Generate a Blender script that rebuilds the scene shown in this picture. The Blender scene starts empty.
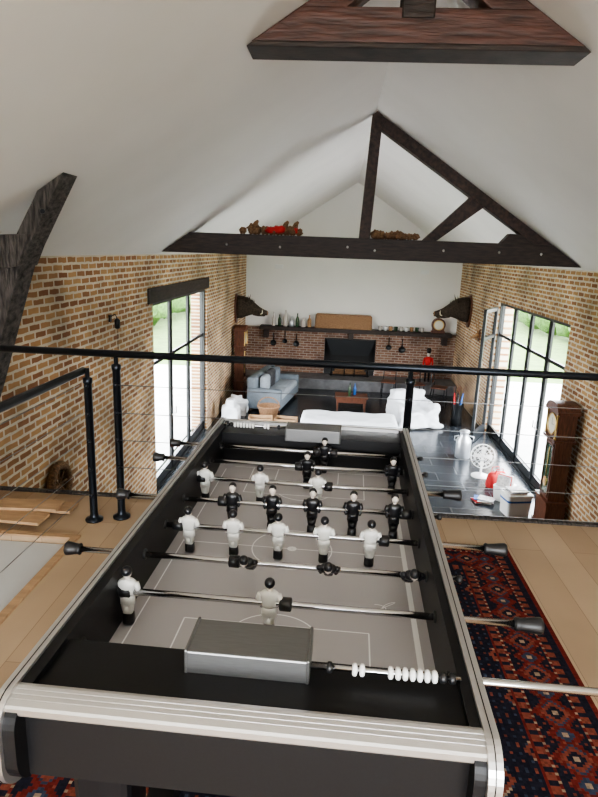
import bpy, math, random
from mathutils import Vector, Matrix, noise
random.seed(7)
scene=bpy.context.scene
COL=scene.collection
# ------------------------------------------------------------------ materials
def newmat(name):
    m=bpy.data.materials.new(name); m.use_nodes=True
    nt=m.node_tree; b=nt.nodes["Principled BSDF"]
    return m,nt,b
def L(nt,a,b): nt.links.new(a,b)
def mat(name,col,rough=.5,metal=0,var=0,scale=8,bump=0,bscale=None,stretch=None,spec=None):
    m,nt,b=newmat(name)
    b.inputs["Base Color"].default_value=(*col,1)
    b.inputs["Roughness"].default_value=rough
    b.inputs["Metallic"].default_value=metal
    if spec is not None: b.inputs["Specular IOR Level"].default_value=spec
    tc=nt.nodes.new("ShaderNodeTexCoord"); mp=nt.nodes.new("ShaderNodeMapping")
    L(nt,tc.outputs["Object"],mp.inputs[0])
    if stretch: mp.inputs["Scale"].default_value=stretch
    n=nt.nodes.new("ShaderNodeTexNoise"); n.inputs["Scale"].default_value=scale; n.inputs["Detail"].default_value=5
    L(nt,mp.outputs[0],n.inputs[0])
    if var:
        r=nt.nodes.new("ShaderNodeValToRGB"); r.color_ramp.elements[0].position=.3; r.color_ramp.elements[1].position=.7
        r.color_ramp.elements[0].color=(*[c*(1-var) for c in col],1)
        r.color_ramp.elements[1].color=(*[min(1,c*(1+var)) for c in col],1)
        L(nt,n.outputs[0],r.inputs[0]); L(nt,r.outputs[0],b.inputs["Base Color"])
    if bump:
        bp=nt.nodes.new("ShaderNodeBump"); bp.inputs["Strength"].default_value=bump; bp.inputs["Distance"].default_value=.02
        L(nt,n.outputs[0],bp.inputs["Height"]); L(nt,bp.outputs[0],b.inputs["Normal"])
    return m
def brickmat(name,axes,c1,c2,mortar,bw,rh,ms,rough=.85,bump=.6,off=.5,noisecol=.35,bias=0,spec=.3):
    m,nt,b=newmat(name)
    tc=nt.nodes.new("ShaderNodeTexCoord"); sp=nt.nodes.new("ShaderNodeSeparateXYZ"); cb=nt.nodes.new("ShaderNodeCombineXYZ")
    L(nt,tc.outputs["Object"],sp.inputs[0])
    L(nt,sp.outputs[axes[0]],cb.inputs[0]); L(nt,sp.outputs[axes[1]],cb.inputs[1])
    nz=nt.nodes.new("ShaderNodeTexNoise"); nz.inputs["Scale"].default_value=9; nz.inputs["Detail"].default_value=3
    L(nt,cb.outputs[0],nz.inputs[0])
    vm=nt.nodes.new("ShaderNodeVectorMath"); vm.operation='MULTIPLY_ADD'
    L(nt,nz.outputs["Color"],vm.inputs[0]); w=.026 if bw<.5 and ms>.008 else .0
    vm.inputs[1].default_value=(w,w,0); L(nt,cb.outputs[0],vm.inputs[2])
    br=nt.nodes.new("ShaderNodeTexBrick"); br.offset=off
    br.inputs["Scale"].default_value=1; br.inputs["Brick Width"].default_value=bw; br.inputs["Row Height"].default_value=rh
    br.inputs["Mortar Size"].default_value=ms; br.inputs["Mortar Smooth"].default_value=.2; br.inputs["Bias"].default_value=bias
    br.inputs["Color1"].default_value=(*c1,1); br.inputs["Color2"].default_value=(*c2,1); br.inputs["Mortar"].default_value=(*mortar,1)
    L(nt,vm.outputs[0],br.inputs[0])
    n2=nt.nodes.new("ShaderNodeTexNoise"); n2.inputs["Scale"].default_value=1.3; n2.inputs["Detail"].default_value=8
    L(nt,cb.outputs[0],n2.inputs[0])
    mr=nt.nodes.new("ShaderNodeMapRange"); mr.inputs[1].default_value=.3; mr.inputs[2].default_value=.7
    mr.inputs[3].default_value=1-noisecol; mr.inputs[4].default_value=1+noisecol
    L(nt,n2.outputs[0],mr.inputs[0])
    mx=nt.nodes.new("ShaderNodeVectorMath"); mx.operation='SCALE'
    L(nt,br.outputs[0],mx.inputs[0]); L(nt,mr.outputs[0],mx.inputs[3])
    L(nt,mx.outputs[0],b.inputs["Base Color"])
    b.inputs["Roughness"].default_value=rough
    b.inputs["Specular IOR Level"].default_value=spec
    if bump:
        bp=nt.nodes.new("ShaderNodeBump"); bp.invert=True; bp.inputs["Strength"].default_value=bump; bp.inputs["Distance"].default_value=.012
        L(nt,br.outputs["Fac"],bp.inputs["Height"]); L(nt,bp.outputs[0],b.inputs["Normal"])
    return m
M={}
M['brick']=brickmat("brick_tan",(1,2),(.235,.105,.05),(.46,.27,.125),(.60,.52,.40),.215,.075,.0145,noisecol=.42)
M['brickfar']=brickmat("brick_hearth",(0,2),(.16,.075,.05),(.26,.15,.10),(.34,.29,.25),.215,.075,.012)
M['tiles']=brickmat("slate_tiles",(0,1),(.018,.022,.027),(.032,.037,.043),(.085,.085,.085),.8,.4,.007,rough=.22,bump=.15,off=.5,noisecol=.25,spec=.5)
M['oak']=brickmat("oak_boards",(1,0),(.37,.26,.165),(.45,.33,.215),(.20,.13,.08),1.9,.17,.0014,rough=.42,bump=.1,off=.37,noisecol=.12)
M['plaster']=mat("white_plaster",(.80,.775,.74),.9,var=.03,scale=1.2,bump=.05)
M['plasterfar']=mat("white_plaster_far",(.82,.80,.76),.9,var=.02,scale=1.2)
M['beam']=mat("dark_beam_wood",(.026,.015,.011),.6,var=.6,scale=6,bump=.4,stretch=(1,1,6))
M['beammid']=mat("dark_brown_beam_wood",(.036,.018,.013),.6,var=.7,scale=6,bump=.6,stretch=(3,3,3))
M['beamred']=mat("brown_beam_wood",(.075,.030,.021),.5,var=.6,scale=4,bump=.5,stretch=(1,4,8))
M['beamgrey']=mat("weathered_timber",(.055,.047,.042),.85,var=.85,scale=9,bump=1.2,stretch=(8,2,1.2))
M['blackmetal']=mat("black_metal",(.02,.022,.024),.35,.6)
M['rail']=mat("railing_metal",(.025,.030,.038),.32,.8)
M['frame']=mat("window_frame_paint",(.014,.016,.018),.4)
M['tblack']=mat("cabinet_black",(.0065,.0065,.0075),.42,var=.15,scale=200,spec=.3)
M['alu']=mat("aluminium_trim",(.62,.61,.60),.32,.9)
M['wire']=mat("steel_cable",(.30,.31,.32),.35,.9)
M['alubox']=mat("brushed_aluminium",(.22,.22,.22),.40,.85,var=.06,scale=40,stretch=(1,12,12))
M['chrome']=mat("chrome_rod",(.55,.55,.56),.16,1)
M['rubber']=mat("black_rubber",(.008,.008,.009),.42)
M['pitch']=mat("pitch_grey",(.42,.405,.42),.5,var=.02,scale=3)
M['line']=mat("pitch_line",(.85,.85,.85),.5)
M['pwhite']=mat("player_white",(.70,.70,.67),.35)
M['pblack']=mat("player_black",(.008,.008,.010),.3)
M['skin']=mat("player_face",(.62,.55,.48),.4)
M['white']=mat("white_plastic",(.8,.8,.78),.4)
M['cloth']=mat("white_sheet",(.74,.76,.79),.9,var=.03,bump=.3,scale=9)
M['clothgrey']=mat("blue_grey_fabric",(.17,.20,.23),.95,var=.1,bump=.2,scale=20)
M['clothmid']=mat("pale_blue_fabric",(.34,.38,.42),.95,var=.1,bump=.2,scale=20)
M['clothdark']=mat("dark_fabric",(.05,.05,.055),.95,var=.2,scale=20)
M['wicker']=mat("wicker",(.30,.17,.09),.8,var=.5,scale=60,bump=1)
M['straw']=mat("straw_brown",(.18,.10,.05),.9,var=.6,scale=50,bump=1)
M['red']=mat("red_cloth",(.45,.02,.02),.8,var=.2)
M['wood']=mat("red_brown_wood",(.12,.045,.025),.4,var=.4,scale=7,bump=.1,stretch=(6,6,1))
M['woodl']=mat("pale_pine",(.42,.27,.15),.6,var=.2,scale=6,stretch=(1,6,6))
M['stone']=mat("hearth_stone",(.15,.15,.155),.5,var=.3,scale=5)
M['soot']=mat("soot",(.01,.01,.01),.9)
M['fur']=mat("boar_fur",(.05,.035,.025),.95,var=.6,scale=30,bump=1)
M['tan']=mat("tan_skin_mount",(.35,.2,.1),.8,var=.4,scale=12)
M['bone']=mat("ivory",(.8,.75,.6),.4)
M['grey']=mat("pale_grey_panel",(.56,.57,.56),.55,var=.04,scale=2)
M['zinc']=mat("zinc_can",(.55,.57,.6),.35,.7,var=.1)
M['brass']=mat("brass",(.7,.5,.2),.3,1)
M['dial']=mat("clock_dial",(.75,.7,.58),.5)
M['blue']=mat("blue_plastic",(.02,.12,.4),.4)
M['paper']=mat("printed_paper",(.75,.72,.7),.6,var=.3,scale=25)
M['bottle']=mat("bottle_glass",(.03,.06,.03),.12)
M['ceram']=mat("pale_ceramic",(.55,.5,.45),.4)
M['grass']=mat("lawn",(.10,.16,.04),.95,var=.3,scale=3)
M['leaf']=mat("hedge_leaves",(.07,.14,.03),.9,var=.6,scale=9,bump=1)
M['terrace']=mat("terrace_paving",(.42,.41,.39),.8,var=.1,scale=3)
def glassmat():
    m=bpy.data.materials.new("window_glass"); m.use_nodes=True; nt=m.node_tree; nt.nodes.clear()
    o=nt.nodes.new("ShaderNodeOutputMaterial"); t=nt.nodes.new("ShaderNodeBsdfTransparent"); g=nt.nodes.new("ShaderNodeBsdfGlossy")
    g.inputs["Roughness"].default_value=.02; mx=nt.nodes.new("ShaderNodeMixShader"); mx.inputs[0].default_value=.07
    L(nt,t.outputs[0],mx.inputs[1]); L(nt,g.outputs[0],mx.inputs[2]); L(nt,mx.outputs[0],o.inputs[0])
    return m
M['glass']=glassmat()
# ------------------------------------------------------------------ mesh builder
class MB:
    def __init__(s): s.v=[];s.f=[];s.m=[];s.sm=[];s.names=[]
    def mi(s,k):
        if k not in s.names: s.names.append(k)
        return s.names.index(k)
    def add(s,vs,fs,k,smooth=False,T=None):
        o=len(s.v); i=s.mi(k)
        for p in vs:
            p=Vector(p); 
            if T is not None: p=T@p
            s.v.append(tuple(p))
        for f in fs: s.f.append([a+o for a in f]); s.m.append(i); s.sm.append(smooth)
        return s
    def box(s,x0,x1,y0,y1,z0,z1,k,T=None):
        v=[(x,y,z) for z in(z0,z1) for y in(y0,y1) for x in(x0,x1)]
        f=[(0,2,3,1),(4,5,7,6),(0,1,5,4),(2,6,7,3),(0,4,6,2),(1,3,7,5)]
        return s.add(v,f,k,False,T)
    def prism(s,pts,axis,a0,a1,k,T=None,smooth=False):
        n=len(pts); v=[]
        for a in(a0,a1):
            for p,q in pts:
                v.append({0:(a,p,q),1:(p,a,q),2:(p,q,a)}[axis])
        f=[tuple(range(n))[::-1],tuple(range(n,2*n))]+[(i,(i+1)%n,n+(i+1)%n,n+i) for i in range(n)]
        return s.add(v,f,k,smooth,T)
    def tube(s,pts,rs,k,seg=12,T=None,smooth=True,flat=None):
        pts=[Vector(p) for p in pts]
        if not isinstance(rs,(list,tuple)): rs=[rs]*len(pts)
        v=[];f=[]; prev=None
        for i,p in enumerate(pts):
            d=(pts[min(i+1,len(pts)-1)]-pts[max(i-1,0)])
            if d.length<1e-9: d=prev_d
            d.normalize(); prev_d=d
            if prev is None:
                a=Vector((0,0,1)) if abs(d.z)<.9 else Vector((1,0,0)); x=d.cross(a).normalized()
            else:
                x=(prev-d*prev.dot(d)).normalized()
            prev=x; y=d.cross(x)
            for j in range(seg):
                t=2*math.pi*j/seg; r=rs[i]
                v.append(p+x*math.cos(t)*r+y*math.sin(t)*r)
        for i in range(len(pts)-1):
            for j in range(seg):
                f.append((i*seg+j,i*seg+(j+1)%seg,(i+1)*seg+(j+1)%seg,(i+1)*seg+j))
        f.append(tuple(range(seg))[::-1]); f.append(tuple((len(pts)-1)*seg+j for j in range(seg)))
        return s.add(v,f,k,smooth,T)
    def lathe(s,prof,k,c=(0,0,0),seg=20,T=None,smooth=True):
        v=[];f=[]
        for r,z in prof:
            for j in range(seg):
                t=2*math.pi*j/seg; v.append((c[0]+r*math.cos(t),c[1]+r*math.sin(t),c[2]+z))
        n=len(prof)
        for i in range(n-1):
            for j in range(seg): f.append((i*seg+j,i*seg+(j+1)%seg,(i+1)*seg+(j+1)%seg,(i+1)*seg+j))
        f.append(tuple(range(seg))[::-1]); f.append(tuple((n-1)*seg+j for j in range(seg)))
        return s.add(v,f,k,smooth,T)
    def loft(s,secs,k,seg=16,T=None,ex=1.0,smooth=True):
        v=[];f=[]
        for z,rx,ry,cx,cy in secs:
            for j in range(seg):
                t=2*math.pi*j/seg; c=math.cos(t);q=math.sin(t)
                v.append((cx+rx*math.copysign(abs(c)**ex,c),cy+ry*math.copysign(abs(q)**ex,q),z))
        n=len(secs)
        for i in range(n-1):
            for j in range(seg): f.append((i*seg+j,i*seg+(j+1)%seg,(i+1)*seg+(j+1)%seg,(i+1)*seg+j))
        f.append(tuple(range(seg))[::-1]); f.append(tuple((n-1)*seg+j for j in range(seg)))
        return s.add(v,f,k,smooth,T)
    def ball(s,c,r,k,seg=16,sc=(1,1,1),T=None,rough=0):
        v=[];f=[];n=seg//2
        for i in range(n+1):
            ph=math.pi*i/n
            for j in range(seg):
                t=2*math.pi*j/seg
                d=Vector((math.sin(ph)*math.cos(t),math.sin(ph)*math.sin(t),math.cos(ph)))
                rr=r*(1+(noise.noise(d*3+Vector(c))*rough if rough else 0))
                v.append((c[0]+d.x*rr*sc[0],c[1]+d.y*rr*sc[1],c[2]+d.z*rr*sc[2]))
        for i in range(n):
            for j in range(seg): f.append((i*seg+j,(i+1)*seg+j,(i+1)*seg+(j+1)%seg,i*seg+(j+1)%seg))
        return s.add(v,f,k,True,T)
    def torus(s,c,R,r,k,seg=32,s2=8,T=None):
        v=[];f=[]
        for i in range(seg):
            a=2*math.pi*i/seg
            for j in range(s2):
                b=2*math.pi*j/s2; rr=R+r*math.cos(b)
                v.append((c[0]+rr*math.cos(a),c[1]+rr*math.sin(a),c[2]+r*math.sin(b)))
        for i in range(seg):
            for j in range(s2):
                f.append((i*s2+j,((i+1)%seg)*s2+j,((i+1)%seg)*s2+(j+1)%s2,i*s2+(j+1)%s2))
        return s.add(v,f,k,True,T)
    def obj(s,name,parent=None,bevel=0,loc=None,rot=None):
        me=bpy.data.meshes.new(name); me.from_pydata(s.v,[],s.f)
        for k in s.names: me.materials.append(M[k])
        for i,p in enumerate(me.polygons): p.material_index=s.m[i]; p.use_smooth=s.sm[i]
        me.update()
        o=bpy.data.objects.new(name,me); COL.objects.link(o)
        if parent: o.parent=parent
        if bevel:
            b=o.modifiers.new("bevel",'BEVEL'); b.width=bevel; b.segments=2; b.limit_method='ANGLE'; b.angle_limit=math.radians(40)
        if loc: o.location=loc
        if rot: o.rotation_euler=rot
        return o
def empty(name,loc=(0,0,0),rot=(0,0,0)):
    o=bpy.data.objects.new(name,None); COL.objects.link(o); o.location=loc; o.rotation_euler=rot; return o
# ------------------------------------------------------------------ room constants
XL,XR,XC=-2.78,3.575,.40
YF,YB=18.2,-3.2
ZE,ZR=1.42,3.50     # eaves, ridge
ZF=-2.42            # lower floor
SL=(ZR-ZE)/(XR-XC)
def roof(x): return ZR-abs(x-XC)*SL
MB().box(XL-.3,XR+.3,YB-.3,YF+.3,ZF-.2,ZF,'tiles').obj("floor")
mz=MB(); OX=-1.33
mz.box(OX,XR,YB,3.45,-.25,0,'oak').box(XL,OX,YB,.3,-.25,0,'oak').box(XL,OX,2.87,3.45,-.25,0,'oak')
mz.obj("floor_mezzanine")
MB().box(XL,XR,3.45,3.49,-.30,.012,'beamgrey').obj("trim_1")
MB().box(OX-.04,OX,.3,2.87,-.02,.012,'woodl').box(XL,OX,2.87,2.91,0,.012,'woodl').obj("trim_2")
hp=MB()
xs=[XL+.01,-2.3,-1.84,OX-.045]
for i in range(3): hp.box(xs[i],xs[i+1]-.012,.31,2.86,-.06,-.025,'grey')
hp.box(XL+.01,OX-.045,.305,2.865,-.12,-.065,'blackmetal')
hp.obj("stair_hatch")
sb=MB()
for i,(x0,x1,y0,a) in enumerate([(-2.6,-1.50,3.20,.02),(-2.65,-1.58,3.03,-.05),(-2.5,-1.55,3.12,.06)]):
    T=Matrix.Translation(((x0+x1)/2,y0,.013+i*.019))@Matrix.Rotation(a,4,'Z')
    sb.box(-(x1-x0)/2,(x1-x0)/2,-.065,.065,0,.018,'woodl',T)
sb.obj("floorboard_offcuts",bevel=.002)
# walls ------------------------------------------------------------
def wall_with_opening(name,x0,x1,openings,z0,z1,k):
    b=MB(); y=YB-.3; 
    for (a,c,za,zb) in openings:
        b.box(x0,x1,y,a,z0,z1,k)
        if zb<z1: b.box(x0,x1,a,c,zb,z1,k)
        if za>z0: b.box(x0,x1,a,c,z0,za,k)
        y=c
    b.box(x0,x1,y,YF+.3,z0,z1,k)
    return b.obj(name)
LW=(8.95,12.75,ZF,.70)
RW=(9.45,13.75,ZF,.60)
wall_with_opening("wall_left",XL-.35,XL,[LW],ZF,ZE,'brick')
wall_with_opening("wall_right",XR,XR+.35,[RW],ZF,ZE,'brick')
b=MB()
FZ=-.74
b.prism([(XL-.35,FZ),(XR+.35,FZ),(XR+.35,ZE),(XC,ZR+.2),(XL-.35,ZE)],1,YF,YF+.3,'plasterfar')
b.obj("wall_far")
b=MB()
fx0,fx1,fz1=-.34,1.23,-1.0
b.box(XL,fx0,YF-.02,YF+.3,ZF,FZ,'brickfar').box(fx1,XR,YF-.02,YF+.3,ZF,FZ,'brickfar').box(fx0,fx1,YF-.02,YF+.3,fz1,FZ,'brickfar')
b.box(fx0,fx1,YF+.5,YF+.6,ZF,fz1,'soot').box(fx0-.1,fx0,YF+.3,YF+.6,ZF,fz1,'soot').box(fx1,fx1+.1,YF+.3,YF+.6,ZF,fz1,'soot').box(fx0,fx1,YF+.3,YF+.6,fz1,fz1+.1,'soot')
b.obj("wall_fireplace")
b=MB()
wx0,wx1,wz0,wz1=-1.6,2.4,.3,2.2  # unseen opening added so daylight reaches the mezzanine
b.box(XL-.35,wx0,YB-.3,YB,ZF,ZE,'plaster').box(wx1,XR+.35,YB-.3,YB,ZF,ZE,'plaster').box(wx0,wx1,YB-.3,YB,ZF,wz0,'plaster')
b.prism([(XL-.35,ZE),(wx0,ZE),(wx0,roof(wx0)+.2)],1,YB-.3,YB,'plaster')
b.prism([(XR+.35,ZE),(wx1,roof(wx1)+.2),(wx1,ZE)],1,YB-.3,YB,'plaster')
b.prism([(wx0,wz1),(wx1,wz1),(wx1,roof(wx1)+.2),(XC,ZR+.2),(wx0,roof(wx0)+.2)],1,YB-.3,YB,'plaster')
b.obj("wall_back")
b=MB(); t=.25
for sx,xe in((-1,XL-.35),(1,XR+.35)):
    ze=ZR-abs(xe-XC)*SL
    b.prism([(XC,ZR),(xe,ze),(xe,ze+t),(XC,ZR+t)],1,YB-.3,YF+.3,'plaster')
b.obj("ceiling")
# ---------------------------------------------------------------- windows
def glazing(name,x,y0,y1,z0,z1,bays,transom,facing):
    fr=MB(); w=.06; d=.06
    x0,x1=x-d/2,x+d/2
    fr.box(x0-.02,x1+.02,y0,y0+w,z0,z1,'frame').box(x0-.02,x1+.02,y1-w,y1,z0,z1,'frame')
    fr.box(x0-.02,x1+.02,y0,y1,z1-w,z1,'frame').box(x0-.02,x1+.02,y0,y1,z0,z0+.04,'frame')
    n=bays; bw=(y1-y0)/n
    for i in range(1,n):
        ww=.055
        fr.box(x0,x1,y0+i*bw-ww/2,y0+i*bw+ww/2,z0,z1,'frame')
    for i in range(n):
        a=y0+i*bw+.03; c=y0+(i+1)*bw-.03
        fr.box(x0+.01,x1-.01,a,a+.05,z0+.04,z1-.05,'frame').box(x0+.01,x1-.01,c-.05,c,z0+.04,z1-.05,'frame')
        fr.box(x0+.01,x1-.01,a,c,transom-.03,transom+.03,'frame')
        fr.box(x0+.01,x1-.01,a,c,z0+.04,z0+.20,'frame')
    fr.add([(x,y0+.05,z0+.1),(x,y1-.05,z0+.1),(x,y1-.05,z1-.05),(x,y0+.05,z1-.05)],[(0,1,2,3)],'glass')
    s=1 if facing>0 else -1
    for yy in (y0+bw-.06,y0+bw+.06):
        fr.tube([(x+s*.03,yy,z0+1.05),(x+s*.08,yy,z0+1.05),(x+s*.08,yy,z0+1.18)],.01,'alu',8)
    return fr.obj(name)
glazing("window_1",XL-.10,LW[0],LW[1],ZF,LW[3],3,-.28,1)
glazing("window_2",XR+.10,RW[0],RW[1],ZF,RW[3],4,-.12,-1)
MB().box(XL-.2,XL+.03,LW[0]-.25,LW[1]+.1,.70,.93,'beam').obj("lintel_beam",bevel=.015)
ol=MB()
ol.box(-.03,.03,0,.07,0,2.9,'frame').box(-.03,.03,.89,.96,0,2.9,'frame').box(-.03,.03,0,.96,2.82,2.9,'frame').box(-.03,.03,0,.96,0,.22,'frame').box(-.03,.03,0,.96,2.24,2.31,'frame').add([(0,.05,.15),(0,.92,.15),(0,.92,2.86),(0,.05,2.86)],[(0,1,2,3)],'glass')
ol.obj("door_1",loc=(XR-.06,13.6,ZF+.02),rot=(0,0,math.radians(152)))
b=MB()
b.box(wx0,wx1,YB-.2,YB-.14,wz0,wz0+.06,'frame').box(wx0,wx1,YB-.2,YB-.14,wz1-.06,wz1,'frame')
for x in(wx0,wx0+1.32,wx0+2.64,wx1-.06): b.box(x,x+.06,YB-.2,YB-.14,wz0,wz1,'frame')
b.obj("added_back_window")  # frame of the window added behind the camera for mezzanine light
# ---------------------------------------------------------------- trusses
ty0,ty1=9.15,9.40
b=MB()
zt0,zt1=1.46,1.76
xa=XC-(ZR-zt0)/SL; xb=XC+(ZR-zt0)/SL
xa2=XC-(ZR-zt1)/SL; xb2=XC+(ZR-zt1)/SL
b.prism([(xa+.02,zt0),(xb-.02,zt0),(xb2,zt1),(xa2,zt1)],1,ty0,ty1,'beam')
b.prism([(XC-.14,zt1-.02),(XC+.02,zt1-.02),(XC+.10,ZR-.07),(XC+.02,ZR-.01),(XC-.05,ZR-.06)],1,ty0+.02,ty1-.02,'beammid')
b.prism([(XC+.05,roof(XC+.05)-.01),(xb2+.05,zt1-.0),(xb2-.26,zt1),(XC+.05,roof(XC+.05)-.19)],1,ty0+.03,ty1-.03,'beammid')
b.prism([(1.18,zt1-.01),(1.38,zt1-.01),(2.05,roof(2.05)-.15),(1.86,roof(1.86)-.12)],1,ty0+.05,ty1-.05,'beammid')
b.prism([(xb2-.75,zt1-.01),(xb2-.10,zt1-.01),(xb2-.20,zt1+.12),(xb2-.62,zt1+.14)],1,ty0+.04,ty1-.04,'beam')
for x in (-1.7,-.9,.1,.5,1.5,2.3,2.9):
    b.ball((x,ty0,1.61+.02*math.sin(x*9)),.020,'alu',8)
b.obj("roof_truss",bevel=.012)
b=MB(); ny0,ny1=4.15,4.40
zc=2.82
hx=(ZR-zc)/SL
b.prism([(XC-hx+.01,zc),(XC+hx-.01,zc),(XC+hx-.32,zc+.20),(XC-hx+.32,zc+.20)],1,ny0,ny1,'beamred')
b.prism([(XC-hx-.02,zc-.035),(XC+hx+.02,zc-.035),(XC+hx-.03,zc),(XC-hx+.03,zc)],1,ny0-.02,ny1+.02,'beam')
for s in(-1,1):
    poly=[(XC+s*(hx-.02),zc+.01),(XC+s*.02,ZR-.02),(XC+s*.02,ZR-.20),(XC+s*.20,ZR-.30),(XC+s*.45,zc+.19)]
    if s<0: poly=poly[::-1]
    b.prism(poly,1,ny0+.01,ny1-.03,'beamred')
b.box(XC-.10,XC+.10,ny0-.01,ny1,zc+.14,ZR-.1,'beam')
b.obj("collar_beam",bevel=.01)
def strut(s,name):
    b=MB()
    cx=XC
    def X(d): return cx+s*d
    poly=[(X(2.27),roof(X(2.27))-.005),(X(2.46),roof(X(2.46))-.005),(X(2.80),1.30),(X(3.165),.38),(X(3.165),-.15),(X(2.93),.47),(X(2.62),1.38)]
    if s<0: poly=poly[::-1]
    b.prism(poly,1,4.13,4.36,'beamgrey')
    poly=[(X(2.52),1.60),(X(2.62),1.38),(X(3.165),1.28),(X(3.165),1.40),(X(2.85),1.58)]
    if s<0: poly=poly[::-1]
    b.prism(poly,1,4.10,4.39,'beamgrey')
    for z_,d_ in ((1.75,2.42),(.95,2.86)):
        b.tube([(X(d_),4.12,z_),(X(d_),4.10,z_)],.018,'blackmetal',8)
    return b.obj(name,bevel=.012)
strut(-1,"truss_strut"); strut(1,"truss_strut")
# ---------------------------------------------------------------- railing
rl=empty("mezzanine_railing")
b=MB(); RY=3.18
b.tube([(-1.88,RY,.97),(XR-.02,RY,.97)],.020,'rail',14)
b.obj("handrail",rl)
b=MB()
def post(x,y,h):
    b.lathe([(.05,0),(.05,.012),(.028,.02),(.024,.03),(.022,.05),(.022,h-.09),(.026,h-.085),(.026,h-.06),(.012,h-.055),(.012,h-.005)],'rail',(x,y,0),14)
    for z in (.16,.32,.48,.64,.80):
        b.ball((x,y-.022,z),.014,'rail',8)
post(-1.34,3.12,.90); post(-1.20,RY,.97); post(.41,RY,.97); post(2.0,RY,.97); post(3.4,RY,.97)
post(-1.42,.6,.86)
b.obj("posts",rl)
b=MB()
b.tube([(-1.37,3.14,.875),(-1.42,.55,.875)],.021,'rail',14)
b.obj("stair_handrail",rl)
b=MB()
for z in (.16,.32,.48,.64,.80):
    b.tube([(-1.20,RY-.02,z),(XR-.02,RY-.02,z)],.0020,'wire',6)
    b.tube([(-1.38,3.1,z),(-1.42,.6,z)],.0020,'wire',6)
b.obj("cables",rl)
# ---------------------------------------------------------------- rug
RX0,RX1,RY0,RY1=-.95,1.00,.35,3.10
def rugcol(u,v,W,H):
    navy=(.012,.012,.020); red=(.11,.016,.012); rust=(.16,.045,.028); cream=(.26,.19,.13); blk=(.010,.008,.010); blue=(.03,.04,.065)
    d=min(u,W-u,v,H-v)
    along = v if min(u,W-u)<min(v,H-v) else u
    if d<.02: return red
    if d<.045: return navy
    if d<.075:
        k=(along%.05)/.05; return rust if abs(k-.5)<.25 else navy
    if d<.085: return cream if int(along/.01)%3==0 else red
    if d<.235:
        k=(along%.20)-.10; q=d-.16
        m=abs(k)*.9+abs(q)
        n=abs(abs(k)-.10)+abs(q)*1.2
        if m<.015: return cream
        if m<.035: return navy
        if m<.05: return rust
        if m<.058: return blue
        if n<.02: return cream
        if n<.04: return blue
        if math.sin(along*160)*math.sin(d*170)>.75: return rust
        return navy if m>.085 and n>.075 else red
    if d<.245: return cream if int(along/.01)%3==0 else red
    if d<.275:
        k=(along%.05)/.05; return rust if abs(k-.5)<.25 else navy
    if d<.285: return red
    a=(u%.20)-.10; c=((v+(.12 if int(u/.20)%2 else 0))%.24)-.12; m=abs(a)*1.1+abs(c)
    if m<.02: return cream
    if m<.04: return red
    if m<.06: return navy
    if m<.078: return rust
    if m<.085: return cream
    g=math.sin(u*110)*math.sin(v*95)
    if g>.78: return rust
    if g<-.80: return blue
    return navy
def make_rug():
    st=.01; nx=int((RX1-RX0)/st); ny=int((RY1-RY0)/st)
    v=[];f=[]
    for j in range(ny+1):
        for i in range(nx+1):
            v.append((RX0+i*st,RY0+j*st,.008))
    for j in range(ny):
        for i in range(nx):
            a=j*(nx+1)+i; f.append((a,a+1,a+nx+2,a+nx+1))
    base=len(v)
    x0,x1,y0,y1=RX0,RX0+nx*st,RY0,RY0+ny*st
    v+= [(x0,y0,.0005),(x1,y0,.0005),(x1,y1,.0005),(x0,y1,.0005),(x0,y0,.008),(x1,y0,.008),(x1,y1,.008),(x0,y1,.008)]
    for i in range(4): f.append((base+i,base+(i+1)%4,base+4+(i+1)%4,base+4+i))
    me=bpy.data.meshes.new("persian_rug"); me.from_pydata(v,[],f)
    ca=me.color_attributes.new("Col",'FLOAT_COLOR','CORNER')
    W=nx*st;H=ny*st
    dat=[]
    for j in range(ny):
        for i in range(nx):
            c=rugcol((i+.5)*st,(j+.5)*st,W,H); n=1+random.uniform(-.25,.25)
            dat+=[c[0]*n,c[1]*n,c[2]*n,1]*4
    dat+=[.1,.03,.02,1]*16
    ca.data.foreach_set("color",dat)
    m,nt,bs=newmat("persian_rug_wool"); at=nt.nodes.new("ShaderNodeAttribute"); at.attribute_name="Col"
    L(nt,at.outputs["Color"],bs.inputs["Base Color"]); bs.inputs["Roughness"].default_value=.95; bs.inputs["Specular IOR Level"].default_value=.1
    nz=nt.nodes.new("ShaderNodeTexNoise"); nz.inputs["Scale"].default_value=300; bp=nt.nodes.new("ShaderNodeBump"); bp.inputs["Strength"].default_value=.4; bp.inputs["Distance"].default_value=.003
    L(nt,nz.outputs[0],bp.inputs["Height"]); L(nt,bp.outputs[0],bs.inputs["Normal"])
    me.materials.append(m)
    o=bpy.data.objects.new("persian_rug",me); COL.objects.link(o)
make_rug()
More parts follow.
